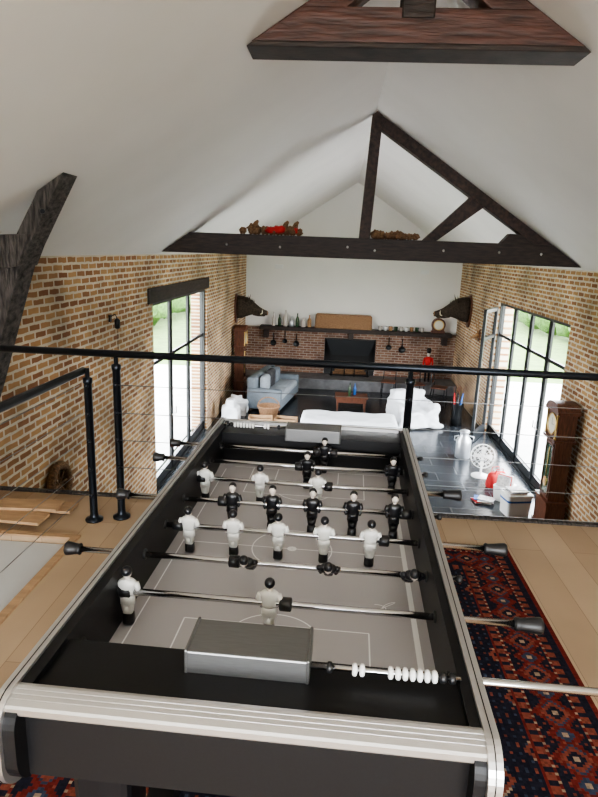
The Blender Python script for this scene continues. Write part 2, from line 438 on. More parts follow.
# ---------------------------------------------------------------- foosball table
A=math.radians(1.375)
tb=empty("foosball_table",(0,0,0),(0,0,-A))
TX0,TX1=-.49,.24; IX0,IX1=-.455,.205; TY0,TY1=.69,2.28; CY=1.485
ZT=.905; ZP=.773; ZB=.745; ZRD=.853
def rrect(y0,y1,z0,z1,r,rb,n=8):
    p=[]
    for cy,cz,a0,rr in((y1-rb,z0+rb,-90,rb),(y1-r,z1-r,0,r),(y0+r,z1-r,90,r),(y0+rb,z0+rb,180,rb)):
        for i in range(n+1):
            a=math.radians(a0+90*i/n); p.append((cy+rr*math.cos(a),cz+rr*math.sin(a)))
    return p
b=MB()
for x0,x1,sa,sb_ in((TX0,IX0,TX0,TX0+.018),(IX1,TX1,TX1-.020,TX1)):
    b.prism(rrect(TY0-.008,TY1+.008,ZB-.004,ZT+.004,.05,.065),0,sa,sb_,'alu')
    b.prism(rrect(TY0,TY1,ZB+.005,ZT-.002,.045,.06),0,x0-.002,x1+.002,'tblack')
    xm=(sa+sb_)/2
    b.prism(rrect(TY0-.0085,TY1+.0085,ZB-.005,ZT+.0045,.05,.065),0,xm-.0008,xm+.0008,'tblack')
b.obj("side_panels",tb)
b=MB()
def endpart(fl):
    def Y(y): return y if not fl else 2*CY-y
    def pr(pts,x0,x1,k):
        q=[(Y(y),z) for y,z in pts]
        if fl: q=q[::-1]
        b.prism(q,0,x0,x1,k)
    pr([(.720,.762),(.745,ZB),(.87,ZB),(.87,.893),(.74,.893),(.74,.87),(.720,.87)],IX0,IX1,'tblack')
    pts=[(.745,.9045),(.739,.9055)]; n=3; zz=lambda y: .9055-(.738-y)*.20
    for i in range(n):
        y0=.733-i*.0085
        pts+=[(y0,zz(y0)),(y0-.0004,zz(y0)-.0008),(y0-.0010,zz(y0)-.0008),(y0-.0014,zz(y0))]
    pts+=[(.705,.8975),(.702,.894),(.702,.884),(.705,.880),(.745,.880)]
    pr(pts[::-1],IX0-.018,IX1+.016,'alu')
endpart(False); endpart(True)
b.box(IX0,IX1,.80,2.17,ZB,ZP-.002,'tblack')
b.obj("end_panels",tb)
b=MB()
b.box(IX0,IX1,.86,2.11,ZP-.004,ZP,'pitch')
for sx,x in((1,IX0),(-1,IX1)):
    for sy,y in((1,.87),(-1,2.10)):
        v=[(x,y,ZP+.012),(x+sx*.09,y,ZP+.0006),(x,y+sy*.09,ZP+.0006)]
        b.add(v,[(0,1,2)],'pitch')
b.obj("pitch",tb)
b=MB(); z=ZP+.0008; cx=-.125
def seg(p,q,w=.003):
    p=Vector((*p,z));q=Vector((*q,z)); d=(q-p).normalized(); n=Vector((-d.y,d.x,0))*w/2
    b.add([p-n,q-n,q+n,p+n],[(0,1,2,3)],'line')
def arc(c,r,a0,a1,n=40,w=.003):
    v=[];f=[]
    for i in range(n+1):
        a=math.radians(a0+(a1-a0)*i/n)
        for rr in(r-w/2,r+w/2): v.append((c[0]+rr*math.cos(a),c[1]+rr*math.sin(a),z))
    for i in range(n): f.append((2*i,2*i+1,2*i+3,2*i+2))
    b.add(v,f,'line')
arc((cx,CY-.01),.108,0,360); arc((cx,CY-.01),.008,0,360,12,.01)
seg((IX0+.03,CY-.01),(IX1-.03,CY-.01))
for x in(IX0+.03,IX1-.03): seg((x,.90),(x,2.07),.012 if x>0 else .003)
seg((IX0+.03,2.07),(IX1-.03,2.07)); seg((IX0+.03,.90),(IX1-.03,.90))
for s in(-1,1):
    y0=CY+s*.585; 
    for hw,dp in((.20,.23),(.11,.11)):
        seg((cx-hw,y0),(cx-hw,y0-s*dp)); seg((cx+hw,y0),(cx+hw,y0-s*dp)); seg((cx-hw,y0-s*dp),(cx+hw,y0-s*dp))
    arc((cx,y0-s*.17),.10,(215 if s>0 else 35),(325 if s>0 else 145),20)
pp=[(.09+.02*math.sin(t*1.7)+.006*t,1.22+.022*math.cos(t*1.3)+.003*t) for t in [i*.25 for i in range(28)]]
for p,q in zip(pp,pp[1:]): seg(p,q,.002)
b.obj("pitch_lines",tb)
def slotbox(fl):
    b=MB()
    def Y(y): return y if not fl else 2*CY-y
    def X(x): return x if not fl else 2*cx-x
    y0,y1=sorted((Y(.815),Y(.905))); x0,x1=sorted((X(-.235),X(-.035)))
    b.box(x0,x1,y0,y1,.885,.932,'alubox')
    for xa,xb in((x0,x0+.004),(x1-.004,x1)): b.box(xa-.001,xb+.001,y0-.002,y1+.002,.885,.935,'alubox')
    b.obj("goal_box",tb,bevel=.003)
    b=MB(); yy=Y(.832); zz=.914
    b.tube([(X(-.035),yy,zz),(X(.203),yy,zz)],.0045,'chrome',10)
    def bead(x,k,r=.0100,l=.008): b.tube([(X(x-l/2),yy,zz),(X(x-l/4),yy,zz),(X(x+l/4),yy,zz),(X(x+l/2),yy,zz)],[r*.75,r,r,r*.75],k,16)
    bead(-.003,'rubber',.009,.009); bead(.037,'white'); bead(.049,'white')
    for i in range(7): bead(.094+i*.0115,'white')
    bead(.176,'rubber',.009,.010); bead(.190,'rubber',.009,.010)
    b.obj("score_counter",tb)
slotbox(False); slotbox(True)
def player_mesh(b,T,team):
    body='pwhite' if team=='w' else 'pblack'
    shoe='pblack'
    b.loft([(-.066,.0095,.0075,0,.002),(-.062,.0105,.0095,0,.002),(-.046,.010,.0085,0,.001),(-.043,.009,.007,0,0)],shoe,12,T,.55)
    b.loft([(-.044,.0088,.0065,0,0),(-.030,.0085,.0065,0,0)],'pwhite' if team=='w' else 'pblack',12,T,.6)
    for s in(-1,1):
        b.loft([(-.040,.0048,.006,s*.0050,0),(-.026,.0062,.0072,s*.0058,-.001),(-.014,.0068,.0078,s*.006,0)],body,10,T)
    b.loft([(-.024,.0135,.0088,0,0),(-.012,.0130,.0092,0,0),(-.006,.0115,.0085,0,0)],'pwhite' if team=='w' else 'pblack',14,T,.8)
    b.loft([(-.008,.0112,.0085,0,0),(.002,.0125,.0095,0,0),(.012,.0160,.0100,0,0),(.019,.0165,.0092,0,0),(.023,.0120,.0075,0,0),(.025,.006,.0055,0,0)],body,16,T,.85)
    for s in(-1,1):
        b.tube([(s*.0155,0,.018),(s*.0190,-.001,.008),(s*.0175,.002,-.002),(s*.0140,.006,-.009)],[.0055,.0050,.0045,.0045],body,8,T)
    b.tube([(0,0,.022),(0,0,.029)],.0048,'skin',8,T)
    b.ball((0,.0008,.037),.0092,'skin',14,(.92,1.0,1.15),T)
    b.ball((0,.0095,.0365),.002,'skin',6,(1,1,1.3),T)
    b.ball((0,-.0012,.0400),.0098,'pblack',14,(.95,1.0,1.0),T)
rods=[
 (.91,'w',[-.125],1,.98,75),
 (1.09,'w',[-.435,-.135],1,.385,0),
 (1.245,'b',[-.21,-.02,.17],-1,-.625,58),
 (1.405,'w',[-.39,-.273,-.156,-.038,.08],1,.39,6),
 (1.575,'b',[-.31,-.195,-.08,.035,.15],-1,-.63,-5),
 (1.74,'w',[-.43,-.255,-.075],1,.335,4),
 (1.90,'b',[-.12,.165],-1,-.63,8),
 (2.06,'b',[-.07],-1,-.62,5)]
for y,team,xs_,hs,hx_,tilt in rods:
    b=MB()
    if hs>0: x0,x1=-.50,hx_
    else: x0,x1=hx_,.275
    b.tube([(x0,y,ZRD),(x1,y,ZRD)],.0070,'chrome',14)
    e=x0 if hs>0 else x1
    b.tube([(e-.006,y,ZRD),(e-.004,y,ZRD),(e+.004,y,ZRD),(e+.006,y,ZRD)],[.007,.009,.009,.007],'rubber',12)
    s=hs; q=.62 if hs>0 else .42
    hp_=[(-.045,.012),(-.04,.0155),(-.03,.0135),(-.01,.0145),(.015,.017),(.035,.0185),(.043,.016),(.046,.008)]
    b.tube([(hx_+s*a*q,y,ZRD) for a,_ in hp_],[r*.92 for _,r in hp_],'rubber',16)
    for xx in(IX0,IX1):
        sg=1 if xx==IX0 else -1
        b.tube([(xx-sg*.045,y,ZRD),(xx-sg*.040,y,ZRD),(xx+sg*.006,y,ZRD),(xx+sg*.007,y,ZRD)],[.010,.013,.013,.010],'rubber',14)
    for xx in((xs_[0]-.028 if y not in(1.09,1.74) else IX0+.016),(xs_[-1]+.034)):
        if IX0+.012<xx<IX1-.012: b.tube([(xx-.013,y,ZRD),(xx-.011,y,ZRD),(xx+.011,y,ZRD),(xx+.013,y,ZRD)],[.011,.0145,.0145,.011],'rubber',14)
    for xx in xs_:
        T=Matrix.Translation((xx,y,ZRD))@Matrix.Rotation(math.radians(tilt),4,'X')@Matrix.Rotation(math.pi if team=='b' else 0,4,'Z')
        b.tube([(xx-.014,y,ZRD),(xx+.014,y,ZRD)],.0095,'pwhite' if team=='w' else 'pblack',12)
        player_mesh(b,T@Matrix.Scale(1.13,4)@Matrix.Diagonal((1.06,1.1,1.03,1)),team)
    b.obj("rod",tb)
b=MB()
for x in(-.385,.135):
    for y in(.86,2.11):
        b.loft([(0.0095,.03,.03,x,y),(.02,.03,.03,x,y),(.03,.038,.038,x,y),(.74,.055,.055,x,y)],'tblack',16,None,.35,smooth=False)
    b.box(x-.03,x+.03,.86,2.11,.24,.30,'tblack')
for y in(.86,2.11): b.box(-.385,.135,y-.02,y+.02,.45,.52,'tblack')
b.box(-.41,.16,.80,2.17,.70,.745,'tblack')
b.obj("legs",tb)
# ---------------------------------------------------------------- lower room furniture
def drape(name,x0,x1,y0,y1,zt,drop,seed=0,k='cloth'):
    n=26
    v=[];f=[]
    W=x1-x0;D=y1-y0
    us=[-drop+ (W+2*drop)*i/(n*2) for i in range(n*2+1)]; vs=[-drop+(D+2*drop)*j/n for j in range(n+1)]
    for vv in vs:
        for uu in us:
            ou=max(0,-uu,uu-W); ov=max(0,-vv,vv-D)
            px=min(max(uu,0),W); py=min(max(vv,0),D)
            d=max(ou,ov); 
            w=noise.noise(Vector((uu*3,vv*3,seed)))
            fold=.05*math.sin((uu+vv)*17+2*w)*min(1,d/.15)
            dx=(-1 if uu<0 else 1 if uu>W else 0)*(.03+abs(fold)*.9+.06*d); dy=(-1 if vv<0 else 1 if vv>D else 0)*(.03+abs(fold)*.9+.06*d)
            z=zt-d+w*.04
            if z<ZF+.005: z=ZF+.005+abs(w)*.03
            v.append((x0+px+(dx if d>0 else 0),y0+py+(dy if d>0 else 0),z))
    m=len(us)
    for j in range(n):
        for i in range(m-1): a=j*m+i; f.append((a,a+1,a+m+1,a+m))
    b=MB(); b.add(v,f,k,True)
    b.box(x0+.04,x1-.04,y0+.04,y1-.04,zt-.10,zt-.06,'wood')
    for x in(x0+.07,x1-.12):
        for y in(y0+.07,y1-.12): b.box(x,x+.05,y,y+.05,ZF,zt-.07,'wood')
    return b.obj(name)
drape("sheet_covered_coffee_table",-.62,1.38,12.45,13.30,ZF+.43,.42,3)
def soft(name,boxes,k,vox=.035,disp=.02,loc=(0,0,0),rot=0):
    b=MB()
    for bx in boxes: b.box(*bx,k)
    o=b.obj(name,loc=loc,rot=(0,0,rot))
    r=o.modifiers.new("r",'REMESH'); r.mode='VOXEL'; r.voxel_size=vox; r.use_smooth_shade=True
    s=o.modifiers.new("s",'SMOOTH'); s.iterations=6; s.factor=.6
    t=bpy.data.textures.new(name,'CLOUDS'); t.noise_scale=.18
    d=o.modifiers.new("d",'DISPLACE'); d.texture=t; d.strength=disp*2; d.mid_level=.5
    return o
soft("sheet_covered_armchair",[(-.5,.5,-.42,.42,.02,.40),(-.5,-.30,-.42,.42,.3,.56),(.30,.5,-.42,.42,.3,.56),(-.42,.42,.22,.45,.3,.80),(-.60,.60,-.5,.45,.02,.10)],'cloth',disp=.06,loc=(1.92,14.05,ZF),rot=.35)
sf=empty("sofa",(-1.55,15.45,ZF),(0,0,math.radians(82)))
def cush(nm,bx,k='clothgrey',bev=.05):
    b=MB().box(*bx,k); o=b.obj(nm,sf); m=o.modifiers.new("b",'BEVEL'); m.width=bev; m.segments=4
    for p in o.data.polygons: p.use_smooth=True
cush("base",(-1.0,1.0,-.42,.42,.08,.32)); cush("backrest",(-1.0,1.0,.25,.48,.1,.85)); cush("arm_1",(-1.12,-.9,-.42,.45,.08,.6)); cush("arm_2",(.9,1.12,-.42,.45,.08,.6))
for i in range(2): cush("seat_cushion_%d"%(i+1),(-.9+i*.91,-.01+i*.91,-.42,.25,.3,.48),'clothmid',bev=.06)
for i in range(3): cush("cushion_%d"%(i+1),(-.8+i*.55,-.35+i*.55,.02,.22,.46,.86+.05*(i%2)),['clothmid','clothdark','clothgrey'][i],.08)
b=MB()
for x in(-1.0,.95):
    for y in(-.38,.38): b.box(x,x+.05,y,y+.05,0,.1,'wood')
b.obj("feet",sf)
soft("laundry_sack",[(-.2,.2,-.17,.17,0,.42),(-.12,.12,-.1,.1,.3,.58)],'cloth',vox=.025,disp=.05,loc=(-2.35,13.3,ZF))
soft("laundry_sack",[(-.24,.24,-.2,.2,0,.34),(-.15,.12,-.1,.1,.2,.46)],'cloth',vox=.025,disp=.06,loc=(-2.35,14.2,ZF))
def crate(x,y,w,d,h,rot,name="wooden_crate"):
    b=MB()
    n=3
    for i in range(n):
        z0=i*h/n+.005; z1=(i+1)*h/n-.01
        b.box(-w/2,w/2,-d/2,-d/2+.012,z0,z1,'woodl').box(-w/2,w/2,d/2-.012,d/2,z0,z1,'woodl')
        b.box(-w/2,-w/2+.012,-d/2,d/2,z0,z1,'woodl').box(w/2-.012,w/2,-d/2,d/2,z0,z1,'woodl')
    for sx in(-1,1):
        for sy in(-1,1): b.box(sx*(w/2-.03)-.015,sx*(w/2-.03)+.015,sy*(d/2-.03)-.015,sy*(d/2-.03)+.015,0,h,'woodl')
    b.box(-w/2+.01,w/2-.01,-d/2+.01,d/2-.01,.01,.03,'woodl')
    return b.obj(name,loc=(x,y,ZF),rot=(0,0,rot))
crate(-1.62,13.1,.55,.38,.26,.1); crate(-1.05,13.2,.5,.36,.24,-.08)
b=MB()
b.lathe([(.17,0),(.19,.02),(.25,.30),(.27,.33),(.25,.345),(.225,.32),(.17,.04)],'wicker',(0,0,0),24)
b.torus((0,0,.335),.26,.02,'wicker'); b.tube([(-.26*math.cos(t),0,.33+.22*math.sin(t)) for t in [i*math.pi/10 for i in range(11)]],.014,'wicker',8)
b.obj("wicker_basket",loc=(-1.52,13.8,ZF))
b=MB()
b.box(-.42,.42,-.28,.28,.36,.40,'wood').box(-.38,.38,-.24,.24,.24,.36,'wood')
for sx in(-1,1):
    for sy in(-1,1): b.loft([(0,.02,.02,sx*.35,sy*.21),(.3,.032,.032,sx*.35,sy*.21)],'wood',8,None,.5)
b.obj("low_side_table",loc=(.47,15.1,ZF),bevel=.006)
def bottle(x,y,z,h=.3,k='bottle',name="bottle",r=.038):
    MB().lathe([(r*.9,0),(r,.01),(r,h*.55),(r*.8,h*.66),(r*.35,h*.78),(r*.33,h*.96),(r*.4,h*.97),(r*.4,h)],k,(x,y,z),14).obj(name)
bottle(.42,15.0,ZF+.40,.34); bottle(.55,15.15,ZF+.40,.30,'blue')
b=MB()
b.lathe([(.14,0),(.15,.01),(.15,.34),(.14,.38),(.085,.46),(.08,.50),(.10,.54),(.10,.56),(.06,.58),(.02,.585)],'zinc',(0,0,0),24)
for s in(-1,1): b.tube([(s*.14,0,.36),(s*.19,0,.36),(s*.19,0,.44),(s*.10,0,.46)],.01,'zinc',8)
b.obj("milk_can",loc=(2.69,11.8,ZF))
b=MB()
b.lathe([(.13,0),(.14,.02),(.12,.25),(.14,.52),(.15,.54),(.13,.53),(.11,.25),(.12,.03)],'blackmetal',(0,0,0),20)
for i,(a,k) in enumerate([(0,'blue'),(1.6,'pblack'),(3.1,'red'),(4.5,'pblack')]):
    dx,dy=.07*math.cos(a),.07*math.sin(a)
    b.tube([(dx*.5,dy*.5,.04),(dx,dy,.5),(dx*1.5,dy*1.5,.80)],[.012,.03,.012],k,10)
    b.tube([(dx*1.5,dy*1.5,.8),(dx*1.7,dy*1.7,.92),(dx*1.7+.03,dy*1.7,.96),(dx*1.7+.06,dy*1.7,.92)],.009,'wood',8)
b.obj("umbrella_stand",loc=(3.0,14.2,ZF))
b=MB()
b.lathe([(.17,0),(.17,.02),(.05,.04),(.02,.06),(.018,.22)],'white',(0,0,0),24)
T=Matrix.Translation((0,0,.40))@Matrix.Rotation(math.radians(80),4,'X')
for R_,zz in((.22,0),(.22,.05),(.15,.065),(.15,-.015),(.08,.07),(.08,-.02)): b.torus((0,0,zz),R_,.006,'white',28,6,T)
for i in range(16):
    a=i*math.pi/8; b.tube([(.03*math.cos(a),.03*math.sin(a),.07),(.15*math.cos(a),.15*math.sin(a),.065),(.22*math.cos(a),.22*math.sin(a),.05),(.22*math.cos(a),.22*math.sin(a),0),(.15*math.cos(a),.15*math.sin(a),-.015)],.003,'white',5,T)
for i in range(4):
    a=i*math.pi/2; TT=T@Matrix.Rotation(a,4,'Z'); b.add([(.02,-.02,.03),(.17,-.06,.04),(.18,.03,.015),(.02,.02,.02)],[(0,1,2,3)],'white',False,TT)
b.lathe([(.04,-.04),(.045,0),(.03,.05)],'white',(0,0,0),16,T)
b.obj("table_fan",loc=(2.82,10.75,ZF))
b=MB()
b.loft([(0,.19,.15,0,0),(.33,.21,.17,0,0)],'white',24,None,.3,smooth=False)
b.loft([(.33,.225,.185,0,0),(.355,.225,.185,0,0),(.365,.21,.17,0,0)],'white',24,None,.3,smooth=False)
b.loft([(.24,.2075,.1675,0,0),(.27,.2105,.1705,0,0)],'blue',24,None,.3,smooth=False)
b.box(-.17,.12,-.13,.12,.366,.385,'paper').box(-.12,.16,-.11,.13,.385,.405,'blue').box(-.15,.13,-.14,.10,.405,.42,'paper')
b.obj("storage_box",loc=(3.0,9.15,ZF),rot=(0,0,.2))
b=MB()
b.loft([(0,.17,.10,0,0),(.04,.19,.12,0,0),(.22,.17,.10,0,0),(.28,.15,.05,0,0)],'red',20,None,.6)
for s in(-1,1): b.tube([(-.08,s*.05,.25),(-.07,s*.06,.36),(.07,s*.06,.36),(.08,s*.05,.25)],.008,'red',8)
b.obj("shopping_bag",loc=(2.98,10.25,ZF),rot=(0,0,.4))
b=MB()
b.loft([(0,.16,.13,0,0),(.25,.19,.15,0,0)],'white',24,None,.4,smooth=False)
for i,(x,k,a) in enumerate([(-.10,'paper',.25),(-.04,'red',.1),(.03,'white',-.1),(.09,'paper',-.3)]):
    b.box(-.012,.012,-.11,.11,-.08,.16,k,Matrix.Translation((x,0,.27))@Matrix.Rotation(a,4,'Y'))
b.obj("paper_bin",loc=(2.98,9.72,ZF),rot=(0,0,.9))
b=MB()
for i in range(6):
    T=Matrix.Translation((random.uniform(-.05,.05),random.uniform(-.05,.05),i*.012))@Matrix.Rotation(random.uniform(-.5,.5),4,'Z')
    b.box(-.13,.13,-.10,.10,0,.011,['paper','white','red','paper','blue','paper'][i],T)
b.obj("magazine_pile",loc=(2.60,9.55,ZF))
def gclock(name,loc,rot,s=1,h=1.98):
    b=MB()
    b.box(-.26,.26,-.16,.16,0,.07,'wood').box(-.24,.24,-.14,.14,.07,.45,'wood').box(-.26,.26,-.16,.16,.45,.49,'wood')
    b.box(-.19,.19,-.115,.12,.49,h-.58,'wood').box(-.16,-.13,-.13,-.11,.55,h-.62,'wood').box(.13,.16,-.13,-.11,.55,h-.62,'wood')
    b.box(-.16,.16,-.13,-.11,.53,.57,'wood').box(-.16,.16,-.13,-.11,h-.66,h-.62,'wood')
    b.box(-.13,.13,-.119,-.116,.57,h-.66,'bottle')
    b.tube([(0,-.125,h-.7),(0,-.125,.78)],.006,'brass',8)
    T=Matrix.Translation((0,-.125,.74))@Matrix.Rotation(math.pi/2,4,'X'); b.lathe([(.07,-.006),(.075,0),(.07,.006)],'brass',(0,0,0),20,T)
    b.box(-.25,.25,-.16,.15,h-.58,h-.54,'wood').box(-.22,.22,-.13,.13,h-.54,h-.14,'wood')
    for x in(-.205,.205): b.lathe([(.018,0),(.018,.03),(.012,.05),(.012,.33),(.018,.35),(.018,.38)],'brass',(x,-.145,h-.53),12)
    pts=[(-.27,h-.15),(.27,h-.15),(.27,h-.11)]+[(.25*math.cos(t),h-.11+.11*math.sin(t)) for t in [i*math.pi/12 for i in range(13)]]+[(-.27,h-.11)]
    b.prism(pts,1,-.17,.15,'wood')
    T=Matrix.Translation((0,-.132,h-.34))@Matrix.Rotation(math.pi/2,4,'X')
    b.lathe([(.155,0),(.155,.006),(.145,.008)],'dial',(0,0,0),28,T); b.torus((0,0,.008),.155,.012,'brass',28,8,T)
    b.box(-.004,.004,-.143,-.141,h-.35,h-.24,'pblack').box(0,.07,-.143,-.141,h-.345,h-.337,'pblack')
    o=b.obj(name,loc=loc,rot=(0,0,rot),bevel=.005); o.scale=(s,s,s)
    return o
gclock("grandfather_clock",(XR-.20,8.72,ZF),-math.pi/2)
gclock("grandfather_clock",(XL+.22,15.9,ZF),math.pi/2)
hb=MB()
hb.box(XL+.01,XR-.01,17.3,YF-.025,ZF,ZF+.26,'stone').box(XL+.01,XR-.01,17.25,YF-.025,ZF+.26,ZF+.32,'stone')
hb.obj("hearth_bench",bevel=.01)
MB().box(-2.3,3.4,17.85,YF-.0,-.80,-.68,'beam').box(-2.2,-2.05,17.95,YF-.02,-1.05,-.8,'beam').box(3.15,3.3,17.95,YF-.02,-1.05,-.8,'beam').box(.37,.52,17.95,YF-.02,-.99,-.8,'beam').obj("mantel_shelf",bevel=.01)
b=MB()
b.box(-.15,1.05,17.9,18.05,ZF+.33,ZF+.36,'blackmetal')
for x in(-.1,.3,.6,1.0): b.tube([(x,17.85,ZF+.325),(x,17.85,ZF+.62),(x,17.83,ZF+.68)],[.02,.015,.03],'blackmetal',8)
for i in range(4): b.tube([(-.05+i*.05,17.95+.04*i,ZF+.40+.07*i),(.95-i*.04,18.0+.02*i,ZF+.41+.07*i)],.05,'straw',10)
b.obj("fire_basket")
b=MB()
b.prism([(-.30,-1.02),(1.19,-1.02),(1.0,-1.5),(-.10,-1.5)],1,18.12,18.16,'blackmetal'); b.obj("chimney_hood")
b=MB()
b.loft([(0,.84,.13,0,0),(.04,.86,.14,0,0),(.38,.84,.13,0,0),(.42,.80,.12,0,0)],'wicker',36,None,.25)
for i in range(5): b.torus((0,0,0),.12,.012,'straw',16,6,Matrix.Translation((-.6+i*.3,0,.18))@Matrix.Rotation(math.pi/2,4,'Y'))
b.obj("wicker_hamper",loc=(.2,18.0,-.68))
x=-1.9
for i,(h,k,r) in enumerate([(.42,'ceram',.05),(.34,'bottle',.05),(.48,'ceram',.07),(.30,'zinc',.08),(.40,'bottle',.05),(.28,'ceram',.08),(.36,'tan',.06)]):
    bottle(x,18.0,-.68,h,k,"vase",r); x+=.18
x=1.3
for i in range(9):
    MB().lathe([(.03,0),(.05,.01),(.055,.10),(.06,.13),(.05,.12)],['ceram','white','tan','bottle'][i%4],(x,18.0,-.68),14).obj("mug"); x+=.155
b=MB()
T=Matrix.Translation((0,-.07,.24))@Matrix.Rotation(math.pi/2,4,'X')
b.box(-.2,.2,-.06,.08,0,.06,'wood'); b.prism([(-.17,.05),(.17,.05)]+[(.2*math.cos(t),.24+.2*math.sin(t)) for t in [i*math.pi/12 for i in range(-2,15)]],1,-.06,.08,'wood')
b.lathe([(.14,0),(.14,.01),(.12,.015)],'dial',(0,0,0),24,T); b.torus((0,0,.01),.145,.015,'brass',24,8,T)
b.obj("mantel_clock",loc=(3.0,17.98,-.68))
for i,(x,z,r) in enumerate([(-1.9,-1.22,.09),(-1.55,-1.15,.07),(-1.2,-1.22,.09),(1.6,-1.2,.08),(2.0,-1.25,.10)]):
    b=MB(); T=Matrix.Translation((x,18.17,z))@Matrix.Rotation(math.pi/2,4,'X')
    b.lathe([(r*.8,-.0),(r,.04),(r*1.02,.045),(r*.9,.03)],'blackmetal',(0,0,0),20,T); b.tube([(x,18.15,z+r),(x,18.15,z+r+.22)],.012,'blackmetal',8)
    b.obj("frying_pan")
def figure(name,loc,kc,kp,h=.9):
    b=MB(); s=h/1.8
    def S(v): return tuple(a*s for a in v)
    for sg in(-1,1):
        b.tube([S((sg*.10,0,.02)),S((sg*.10,0,.48)),S((sg*.10,0,.9))],[.055*s,.06*s,.09*s],kp,10)
        b.loft([(0,.05*s,.12*s,sg*.10*s,-.05*s),(.08*s,.045*s,.09*s,sg*.10*s,-.02*s)],'pblack',10)
        b.tube([S((sg*.21,0,1.42)),S((sg*.27,0,1.12)),S((sg*.25,-.08,.86))],[.07*s,.055*s,.045*s],kc,10)
        b.ball(S((sg*.25,-.09,.82)),.05*s,'skin',10)
    b.loft([(.84*s,.19*s,.13*s,0,0),(1.05*s,.16*s,.11*s,0,0),(1.35*s,.22*s,.14*s,0,0),(1.46*s,.18*s,.11*s,0,0),(1.5*s,.07*s,.07*s,0,0)],kc,16)
    b.tube([S((0,0,1.48)),S((0,0,1.58))],.06*s,'skin',10); b.ball(S((0,-.01,1.66)),.11*s,'skin',14,(.85,.95,1.15))
    b.ball(S((0,-.12,1.65)),.02*s,'skin',8)
    b.loft([(1.70*s,.12*s,.12*s,0,0),(1.95*s,.13*s,.13*s,0,0),(2.0*s,.08*s,.08*s,0,0)],'pblack',14)
    return b.obj(name,loc=loc)
figure("toy_soldier",(2.75,17.7,ZF+.32),'red','pblack',.9)
def chair(loc,rot):
    b=MB()
    for sx in(-1,1):
        b.tube([(sx*.19,-.19,0),(sx*.17,-.17,.45)],.014,'blackmetal',8)
        b.tube([(sx*.20,.22,0),(sx*.17,.17,.45),(sx*.17,.22,.88)],.015,'blackmetal',8)
        b.tube([(sx*.18,-.18,.2),(sx*.19,.2,.2)],.009,'blackmetal',8)
    b.box(-.2,.2,-.2,.2,.44,.475,'wood')
    for z in(.60,.72,.86): b.box(-.17,.17,.18+.04*(z-.6)/.26,.20+.04*(z-.6)/.26,z-.025,z+.025,'wood')
    b.obj("wooden_chair",loc=loc,rot=(0,0,rot),bevel=.004)
chair((2.3,16.6,ZF),.2); chair((1.55,16.75,ZF),-.2); chair((2.9,16.3,ZF),1.2)
def boar(name,loc,rot,s=1):
    b=MB()
    T0=Matrix.Rotation(math.pi/2,4,'X')
    pl=[(.24*math.cos(t),.32*math.sin(t)-(.06 if math.sin(t)<-.8 else 0)) for t in [i*math.pi/12 for i in range(24)]]
    b.prism(pl,1,-.0,-.035,'wood')
    secs=[] 
    for d,rx,rz,cz in[(.03,.19,.27,0),(.15,.185,.26,.01),(.28,.16,.22,.02),(.38,.135,.175,.01),(.48,.105,.13,-.03),(.58,.075,.092,-.07),(.68,.058,.068,-.10),(.74,.056,.06,-.11),(.755,.05,.052,-.11)]:
        secs.append((d,rx,rz,0,cz))
    b.loft(secs,'fur',20,T0)
    b.lathe([(.045,.752),(.05,.765),(.03,.77)],'tan',(0,-.11,0),14,T0)
    for sg in(-1,1):
        b.ball((sg*.015,-.772,-.105),.010,'soot',8)
        b.ball((sg*.095,-.43,.045),.017,'soot',10)
        b.add([(sg*.08,-.30,.17),(sg*.16,-.30,.13),(sg*.19,-.33,.32),(sg*.12,-.27,.16)],[(0,1,2),(1,3,2),(3,0,2)],'fur',False)
        b.tube([(sg*.045,-.60,-.14),(sg*.085,-.64,-.12),(sg*.095,-.65,-.06),(sg*.085,-.64,-.02)],[.014,.012,.008,.002],'bone',8)
    b.loft([(.42,.06,.05,0,-.13),(.55,.045,.035,0,-.165),(.68,.03,.022,0,-.175),(.71,.02,.015,0,-.17)],'fur',12,T0)
    for i in range(14):
        d=.04+i*.03; z=.27-.004*i-.0003*i*i
        b.add([(-.012,-d,z-.03),(.012,-d-.02,z-.03),(0,-d+.01,z+.05)],[(0,1,2)],'fur')
    o=b.obj(name,loc=loc,rot=(0,0,rot)); o.scale=(s,s,s); return o
boar("boar_head_trophy",(XL+.002,16.4,-.02),math.radians(90),1.15)
boar("boar_head_trophy",(XR-.002,16.6,.15),math.radians(-90),1.25)
def antlers(loc,rot):
    b=MB()
    pl=[(.10*math.cos(t),.15*math.sin(t)) for t in [i*math.pi/10 for i in range(20)]]
    b.prism(pl,1,0,-.025,'wood')
    b.loft([(0,.06,.07,0,0),(.10,.05,.06,0,-.02),(.22,.025,.03,0,-.06)],'tan',12,Matrix.Rotation(math.pi/2,4,'X'))
    for s in(-1,1):
        b.tube([(s*.03,-.04,.05),(s*.12,-.06,.18),(s*.17,-.10,.34),(s*.14,-.14,.46)],[.016,.014,.011,.004],'tan',8)
        b.tube([(s*.12,-.06,.18),(s*.13,-.16,.27)],[.011,.003],'tan',8); b.tube([(s*.17,-.10,.34),(s*.22,-.12,.44)],[.009,.003],'tan',8)
    b.obj("antler_trophy",loc=loc,rot=(0,0,rot))
antlers((XR-.002,15.2,-.35),-math.pi/2)
b=MB(); b.torus((0,0,0),.20,.045,'straw',32,10,Matrix.Rotation(math.pi/2,4,'Y'))
for i in range(8):
    a=i*math.pi/4; b.tube([(0,0,0),(0,.2*math.cos(a),.2*math.sin(a))],.010,'straw',6)
b.obj("wicker_wheel",loc=(XL+.05,5.55,-.85))
b=MB()
b.box(0,.03,-.05,.05,.0,.14,'blackmetal'); b.tube([(.02,0,.1),(.12,0,.16),(.16,0,.08)],.008,'blackmetal',8)
